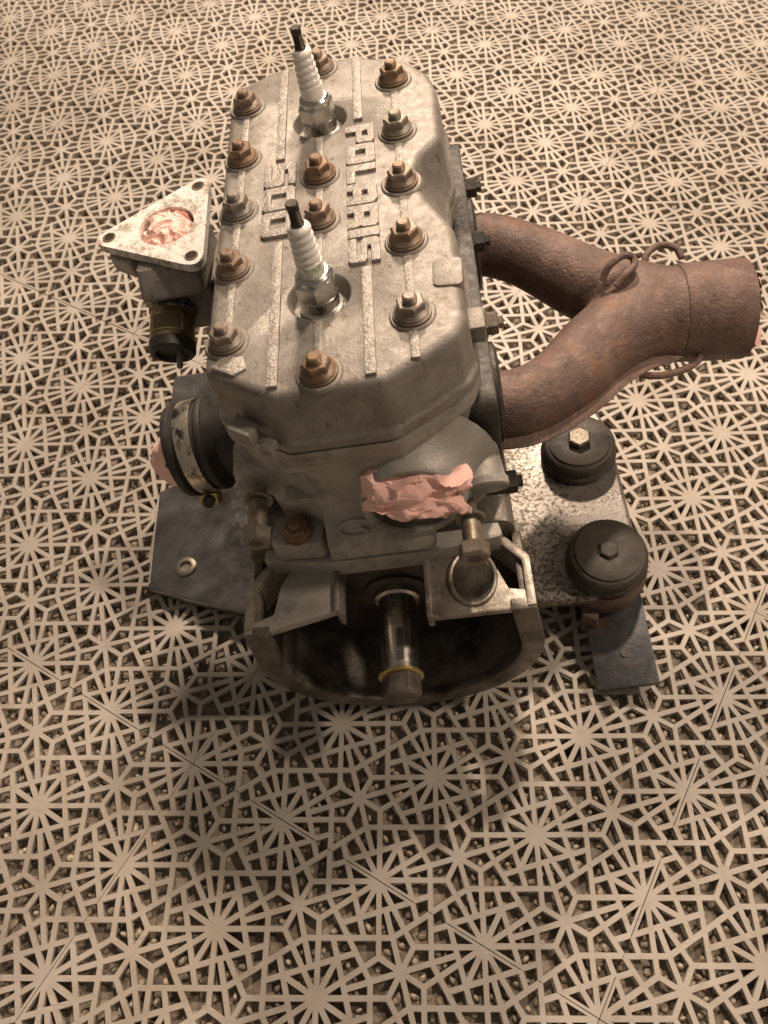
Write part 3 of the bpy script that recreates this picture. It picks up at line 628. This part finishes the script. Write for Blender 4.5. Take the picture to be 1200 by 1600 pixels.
# ---- triangular flange unit on the left
tri = [(-93, 84), (-157, 41), (-91, 5)]
c0 = Vector((sum(p[0] for p in tri) / 3, sum(p[1] for p in tri) / 3))
trio = [tuple(c0 + (Vector(p) - c0) * 1.30) for p in tri]
tri_out = fillet(trio, 10, 8)
b = MB(); pts = [(p[0], p[1]) for p in tri_out]
th = bpart('thermostat_housing', lambda b: (b.loft([[(p[0], p[1], z_) for p in fillet([(-135, f_), (-91, f_), (-86, 52), (-120, 58)], 4)] for z_, f_ in ((-98, 14), (-57, 12), (-54, -3), (-51, -4), (-37.5, 9))]), b.prism(fillet([(-88, 10), (-66, 10), (-66, 60), (-88, 60)], 3), -100, -55)), 'alu', 2, engine)
# flange plate with a real round opening; the bolt holes are discs on top
def flange_plate():
    b = MB(); N = 216
    ctr = c0
    def ray(poly, ang):
        d = Vector((math.cos(ang), math.sin(ang))); best = None
        for i in range(len(poly)):
            p, q = Vector(poly[i]) - ctr, Vector(poly[(i + 1) % len(poly)]) - ctr; e = q - p; den = d.x * e.y - d.y * e.x
            if abs(den) < 1e-9: continue
            t = (p.x * e.y - p.y * e.x) / den; u = (p.x * d.y - p.y * d.x) / den
            if t > 0 and -1e-6 <= u <= 1 + 1e-6 and (best is None or t > best): best = t
        return ctr + d * best
    oc = [ray(tri_out, 2 * math.pi * k / N) for k in range(N)]
    ic = [ctr + Vector((19.5 * math.cos(2 * math.pi * k / N), 19.5 * math.sin(2 * math.pi * k / N))) for k in range(N)]
    L = lambda pl, z: [(p.x, p.y, z) for p in pl]
    b.loft([L(ic, -80), L(ic, -31), L(oc, -31), L(oc, -37), L(ic, -37.5)], False, False)
    return build('flange_plate', b, ['white_gasket'], th, 0)
fpl = flange_plate()
for p in tri:
    q = c0 + (Vector(p) - c0) * 0.93
    b = MB(); b.lathe([(4.6, 0), (4.6, .5), (3.4, .5), (3.4, 0.0), (3.3, 0.12)], (q.x, q.y, -31.0), n=20, cap0=False); build('bolt_hole_mark', b, ['bronze', 'inside'], th)
    b = MB(); b.lathe([(3.4, 0.2), (0.3, 0.25)], (q.x, q.y, -31.0), n=20); build('bolt_hole_mark', b, 'inside', th)  # flat disc coloured near black for the shade inside a hole
bpart('mounting_ear', lambda b: b.prism(fillet([(-158, 33), (-140, 20), (-130, 40), (-146, 50)], 3), -52, -39), 'alu_dark', 2, th)
sx = Vector((-0.05, -0.93, -0.36)).normalized(); so = Vector((-124, 16, -76))
b = MB(); b.lathe([(16.5, 0), (16.5, 6), (15.5, 7)], so, sx, 32); build('sensor_collar', b, 'plate', th)
b = MB(); b.lathe([(15.2, 5), (15.6, 8), (15.6, 25), (15.2, 28)], so, sx, 36); sen = build('sensor', b, 'bronze', th)
b = MB(); b.lathe([(15.0, 27), (16.2, 28.5), (16.2, 35), (14.6, 37), (12, 37), (11, 34)], so, sx, 36); build('sensor_cap', b, 'rubber', th)
upd = Vector((0.12, 0, 1)); upd = (upd - sx * upd.dot(sx)).normalized(); sd = sx.cross(upd)
b = MB(); loops = []
for k in range(9):
    a = R(-38 + 76 * k / 8); d = upd * math.cos(a) + sd * math.sin(a)
    loops.append([so + sx * h_ + d * r_ for h_, r_ in ((12, 15.4), (12, 16.1), (24, 16.1), (24, 15.4))])
b.loft(loops); build('sensor_label', b, 'label', th)
for h0, h1 in ((11.6, 12.6), (23.4, 24.4)):
    b = MB(); loops = []
    for k in range(9):
        a = R(-39 + 78 * k / 8); d = upd * math.cos(a) + sd * math.sin(a)
        loops.append([so + sx * h_ + d * r_ for h_, r_ in ((h0, 15.5), (h0, 16.4), (h1, 16.4), (h1, 15.5))])
    b.loft(loops); build('label_border', b, 'brass', th)
for sg in (-1, 1):
    a = R(39 * sg); d = upd * math.cos(a) + sd * math.sin(a)
    b = MB(); b.tube([so + sx * 11.6 + d * 16.0, so + sx * 24.4 + d * 16.0], 0.6, 8); build('label_border', b, 'brass', th)
b = MB(); b.lathe([(2.2, 32), (2.2, 46), (1.6, 47)], so + sd * -5 , sx, 14); build('sensor_pin', b, 'bolt', th)

# ---- crankcase and flywheel housing
case = bpart('crankcase', lambda b: b.prism(fillet([(-86, -150), (92, -150), (92, -262), (60, -292), (-52, -292), (-86, -262)], 12), -148, 148, 'y'), 'crank_alu', 3, engine)
def cpart(name, fn, m='crank_alu', bev=1.2, ang=35): 
    b = MB(); fn(b); return build(name, b, m, case, bev, ang)
# sloping nose with cast oval emblem
cpart('case_nose', lambda b: b.prism([(-140, -110), (-147, -114), (-164, -133), (-167, -144), (-140, -150)], -26, 42, 'x'), 'alu_dark', 3)
cpart('case_deck', lambda b: b.prism(fillet([(-72, -140), (80, -140), (84, -158), (40, -163), (-30, -163), (-74, -156)], 4), -170, -152), 'alu_dark', 2)
em = []
for k in range(33):
    a = R(-20 + 330 * k / 32); em.append((-6 + 11 * math.cos(a), -156.5 + 3.4 * math.sin(a), -124.2 + 3.8 * math.sin(a)))
em += [(2, -158.5, -126.0), (-3, -157, -124.4)]
cpart('oval_emblem', lambda b: b.tube(em, 1.5, 8), 'alu_dark', 0)
# U-shaped rim
CX, CZ, RO = 5.0, -216.0, 96.0
def U(ro, top, left, right, n=40):
    pts = [(left, top)]
    for k in range(n + 1):
        a = math.pi + math.pi * k / n; pts.append((CX + ro * math.cos(a), CZ + ro * math.sin(a)))
    pts.append((right, top)); return pts
def ushell(b, ro, th_, top, y0, y1, dl=-85, dr=95):
    o = U(ro, top, dl, dr); i_ = U(ro - th_, top, dl + th_, dr - th_)
    loops = []
    for (ox, oz), (ix, iz) in zip(o, i_):
        loops.append([(ox, y0, oz), (ix, y0, iz), (ix, y1, iz), (ox, y1, oz)])
    b.loft(loops)
cpart('flywheel_housing', lambda b: ushell(b, RO, 6, -167, -196, -146), 'crank_alu', 1.0, 50)
cpart('housing_rim', lambda b: ushell(b, RO + 2, 16, -164.5, -204.5, -196.2, -88, 98.2), 'crank_alu', 1.8, 50)
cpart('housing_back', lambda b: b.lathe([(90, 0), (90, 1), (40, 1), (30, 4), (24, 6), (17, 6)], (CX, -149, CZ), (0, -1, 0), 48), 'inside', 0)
# right web
cpart('housing_web', lambda b: b.prism(fillet([(33, -203), (97, -203), (97, -191), (83, -188), (72, -160), (66, -150), (33, -150)], 2), -172, -166.5), 'web', 1.2)
cpart('web_wall', lambda b: b.prism([(93, -203), (98.5, -203), (98.5, -168), (77, -143), (71.5, -146), (93, -171)], -190, -163), 'web', 1.2)
cpart('web_lip', lambda b: b.prism([(30, -203.4), (34, -203.4), (34, -152), (30, -150)], -178, -163.5), 'web', 1.2)
rg = [(61 + 14.5 * math.cos(2 * math.pi * k / 28), -178 + 19 * math.sin(2 * math.pi * k / 28), -166.0) for k in range(29)]
cpart('oval_ring', lambda b: b.tube(rg, 1.7, 8), 'web', 0)
cpart('oval_plug', lambda b: b.prism([(61 + 13.4 * math.cos(2 * math.pi * k / 28), -178 + 18 * math.sin(2 * math.pi * k / 28)) for k in range(28)], -168, -165.8), 'crank_alu', 0)
# left web, a bent sheet
cpart('housing_web', lambda b: b.prism(fillet([(-88, -203), (-27, -190), (-27, -152), (-54, -148), (-66, -168), (-70, -188), (-88, -194)], 2), -174, -166.5), 'alu_dark', 1.2)
cpart('web_wall', lambda b: b.prism([(-88.5, -202), (-83, -202), (-83, -173), (-62, -146), (-68, -143), (-88.5, -170)], -192, -163), 'web', 1.2)
cpart('web_lip', lambda b: b.prism([(-29, -191), (-25.5, -192), (-25.5, -160), (-21, -150), (-16, -147), (-17, -144), (-24, -147), (-29, -158)], -186, -163.2), 'web', 1.2)
# crankshaft
cr = MB(); cr.lathe([(16, 8), (16, 13), (13.2, 14), (13.2, 36), (13.2, 36.5), (13.2, 37.2), (13.5, 37.6), (12.2, 68), (11.2, 69)], (CX, -149, CZ), (0, -1, 0), 40)
shaft = build('crankshaft', cr, 'shaft', engine)
b = MB(); b.lathe([(14.5, 68.4), (15.4, 69), (15.4, 70.8), (14.5, 71.4)], (CX, -149, CZ), (0, -1, 0), 36); build('shaft_washer', b, 'brass', shaft)
b = MB(); b.lathe([(13.2, 71.5), (13.4, 72.5), (13.4, 84), (11.8, 85.5), (6, 85.5)], (CX, -149, CZ), (0, -1, 0), 6, phase=0.0); build('shaft_nut', b, 'crank_alu', shaft, 0.5)
b = MB(); b.box((CX + 2, -149 - 52, CZ + 12.6), (4.5, 22, 2.2), Matrix.Rotation(R(-2.2), 3, 'X')); build('shaft_key', b, 'crank_alu', shaft, 0.3)
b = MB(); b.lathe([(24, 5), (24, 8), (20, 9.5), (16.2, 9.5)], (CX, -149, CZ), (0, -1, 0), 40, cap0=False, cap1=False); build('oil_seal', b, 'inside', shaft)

# ---- mounting plates, rubber mounts, bracket
ZP = -278
def plate(pts, m, r=8):
    o = fillet(pts, r); b = MB()
    b.loft([level(o, z, d) for z, d in ((ZP - 9, 2.2), (ZP - 9, 0.4), (ZP - 4, -0.2), (ZP - 1.6, 0.2), (ZP - .4, 1.4), (ZP, 3.4))], False, True)
    b.loft([level(o, ZP - 6 + 0 * k, 2.2 + 3 * k) for k in range(2)], False, True)
    return build('mounting_plate', b, m, engine, 0, 45)
pr = plate([(70, -146), (150, -148), (174, -142), (188, -122), (187, 10), (180, 34), (160, 48), (70, 50)], 'plate', 16)
tag(pr, 'speckled bare metal mounting plate under the exhaust')
pl = plate([(-218, 8), (-216, -92), (-180, -108), (-124, -128), (-70, -134), (-70, 150), (-218, 150), (-218, 100), (-188, 92), (-188, 20)][::1], 'plate_black', 5)
tag(pl, 'oily black mounting plate on the intake side')
b = MB(); b.lathe([(9, -1), (9, 1.5), (7.5, 2.4), (5, 2.4), (4.2, 0.2), (0.5, 0.1)], (-183, -76, ZP), n=28); build('plate_bushing', b, 'bolt', pl)
b = MB(); b.tube([(-217.2, 4, ZP - .9), (-216.4, -45, ZP - .9), (-215.2, -88, ZP - 1.0)], 1.0, 8); build('edge_strip', b, 'alu_worn', pl)  # thin brighter strip along the plate's left edge
b = MB(); b.tube([(-214, -93.6, ZP - 1.6), (-180, -107, ZP - 1.6), (-124, -126.8, ZP - 1.6), (-90, -130.6, ZP - 1.6)], 1.0, 8); build('edge_strip', b, 'crank_alu', pl)
def mount(x, y, lean, under):
    ax = Vector(lean).normalized(); c = Vector((x, y, ZP))
    b = MB(); b.lathe([(29, 0), (31, 3), (31, 7), (29, 9), (28, 10.5), (29.5, 12), (30, 15), (29, 18), (27, 20), (25.5, 20.4), (12, 20.4)], c, ax, 44); mo = build('rubber_mount', b, 'puck', pr)
    b = MB(); b.lathe([(24.5, 19.8), (25, 20.4), (25, 22), (24, 22.6), (10, 22.6)], c, ax, 44); build('mount_washer', b, 'puck', pr)
    k_ = 0.78 if under else 1.0
    b = MB(); b.lathe([(9.6 * k_, 22.4), (9.8 * k_, 23), (9.8 * k_, 22.6 + 4.4 * k_ ** 2), (8.4 * k_, 22.6 + 5.6 * k_ ** 2), (2, 22.6 + 5.6 * k_ ** 2)], c, ax, 6, phase=.4); build('mount_bolt', b, 'bolt' if not under else 'puck', pr)
    if under:
        b = MB(); b.lathe([(20, -42), (27, -38), (31, -20), (32.5, -10), (31, -0.5)], c, ax, 44); build('mount_cup', b, 'rust', pr)
mount(157, -14, (0.02, -0.02, 1), False)
mount(161, -119, (0.04, -0.06, 1), True)
b = MB()
rx = Matrix.Rotation(R(-4), 3, 'Y') @ Matrix.Rotation(R(6), 3, 'X')
b.box((165, -158, -318), (46, 92, 6), rx); br = build('support_bar', b, 'bluesteel', pr, 0.8)
b = MB(); b.prism(fillet([(138, -150), (150, -156), (158, -120), (146, -112)], 2), -330, -300); build('support_foot', b, 'rust', pr, 1.0)
b = MB(); b.lathe([(3.6, 0), (3.6, .4), (.5, .4)], (167, -178, -316.5), (0.1, -0.1, 1), 16); build('bar_hole_mark', b, 'inside', pr)  # no real hole: its shade is painted as a dark disc
b = MB(); b.lathe([(16, -38), (19, -22), (22, -12)], (161, -122, ZP), (0, 0, 1), 28); build('mount_post', b, 'rust', pr)

bpy.data.objects.remove(nut0)

# ---------------------------------------------------------------- crumpled pink paper
def paper(name, frame, rx, ry, dome, flare, seed, n_r=20, n_a=64, edge=0.25, crease=1.0, sag=0.0, z_edge=0.0):
    """crumpled sheet: frame = (centre, out, right, up) in engine millimetres"""
    c, out, rgt, upv = [Vector(v) for v in frame]; out.normalize(); rgt.normalize(); upv.normalize()
    vs = []; fs = []; off = Vector((seed * 7.3, seed * 3.1, seed * 1.7))
    def crz(p):
        h = 0
        for s, a in ((1.15, 1.2), (2.6, .62), (6.0, .22)):
            h += a * (0.5 - abs(noise.noise(p * s + off))) * 2
        return h - .9
    for i in range(n_r + 1):
        t = i / n_r
        for k in range(n_a):
            a = 2 * math.pi * k / n_a
            e = 1 + edge * noise.noise(Vector((math.cos(a) * 2.2, math.sin(a) * 2.2, seed * 4.0))) * 1.6 + edge * .28 * noise.noise(Vector((math.cos(a) * 7, math.sin(a) * 7, seed * 2.0)))
            r = t * (1 + (e - 1) * t * t)
            x = r * rx * math.cos(a); y_ = r * ry * math.sin(a)
            q = Vector((r * math.cos(a), r * math.sin(a), t * .6))
            wq = q + Vector((noise.noise(q * 2 + off), noise.noise(q * 2 - off), 0)) * .35
            d = dome * (1 - t ** 2) + flare * t ** 3 + crease * 6.0 * crz(wq) * (0.5 + .5 * t)
            x += 2.2 * crease * noise.noise(q * 4 + off * 2); y_ += 2.2 * crease * noise.noise(q * 4 - off * 2)
            p = c + rgt * x + upv * (y_ - sag * t * t) + out * (d + z_edge * t)
            vs.append(world_pt(p))
    for i in range(n_r):
        for k in range(n_a):
            j = (k + 1) % n_a
            fs.append([i * n_a + k, i * n_a + j, (i + 1) * n_a + j, (i + 1) * n_a + k])
    base = vs[0].copy()
    me = bpy.data.meshes.new(name); me.from_pydata([v - base for v in vs], [], fs); me.materials.append(M['paper'])
    bm = bmesh.new(); bm.from_mesh(me); bmesh.ops.remove_doubles(bm, verts=bm.verts, dist=1e-5)
    bmesh.ops.recalc_face_normals(bm, faces=bm.faces)
    pass
    bm.to_mesh(me); bm.free(); finish(me, 22)
    o = bpy.data.objects.new(name, me); COL.objects.link(o); o.location = base
    return o
G = 'pink paper plugs in the engine ports'
o = paper('paper_wad', ((37, -158, -89), (0.05, -0.85, 0.5), (1, 0, -0.06), (0, 0.5, 0.85)), 32, 21, 14, 0, 4.4, edge=.36, crease=0.95, sag=0)
tag(o, 'pink crumpled paper with torn edges stuffed in the front coolant outlet', 'paper', G)
o = paper('paper_wad', ((c0.x, c0.y, -34), (0, 0, 1), (1, 0, 0), (0, 1, 0)), 19.0, 18.5, 5, -3, 2.9, edge=.14, crease=0.8)
tag(o, 'pink crumpled paper plugging the white triangular flange', 'paper', G)
o = paper('paper_wad', ((-129, -84, -117), (-1, -0.1, -0.1), (0, -1, 0), (0, 0, 1)), 23, 23, 14, -4, 3.7, edge=.06, crease=0.6)
tag(o, 'pink paper bulging from the black rubber intake boot', 'paper', G)
o = paper('paper_wad', ((264, -5, -141), (1, 0, -0.09), (0, 1, 0), (0, 0, 1)), 30, 30, 12, 6, 5.1, edge=.10, crease=1.0)
tag(o, 'pink paper in the rusty exhaust outlet at the right edge', 'paper', G)
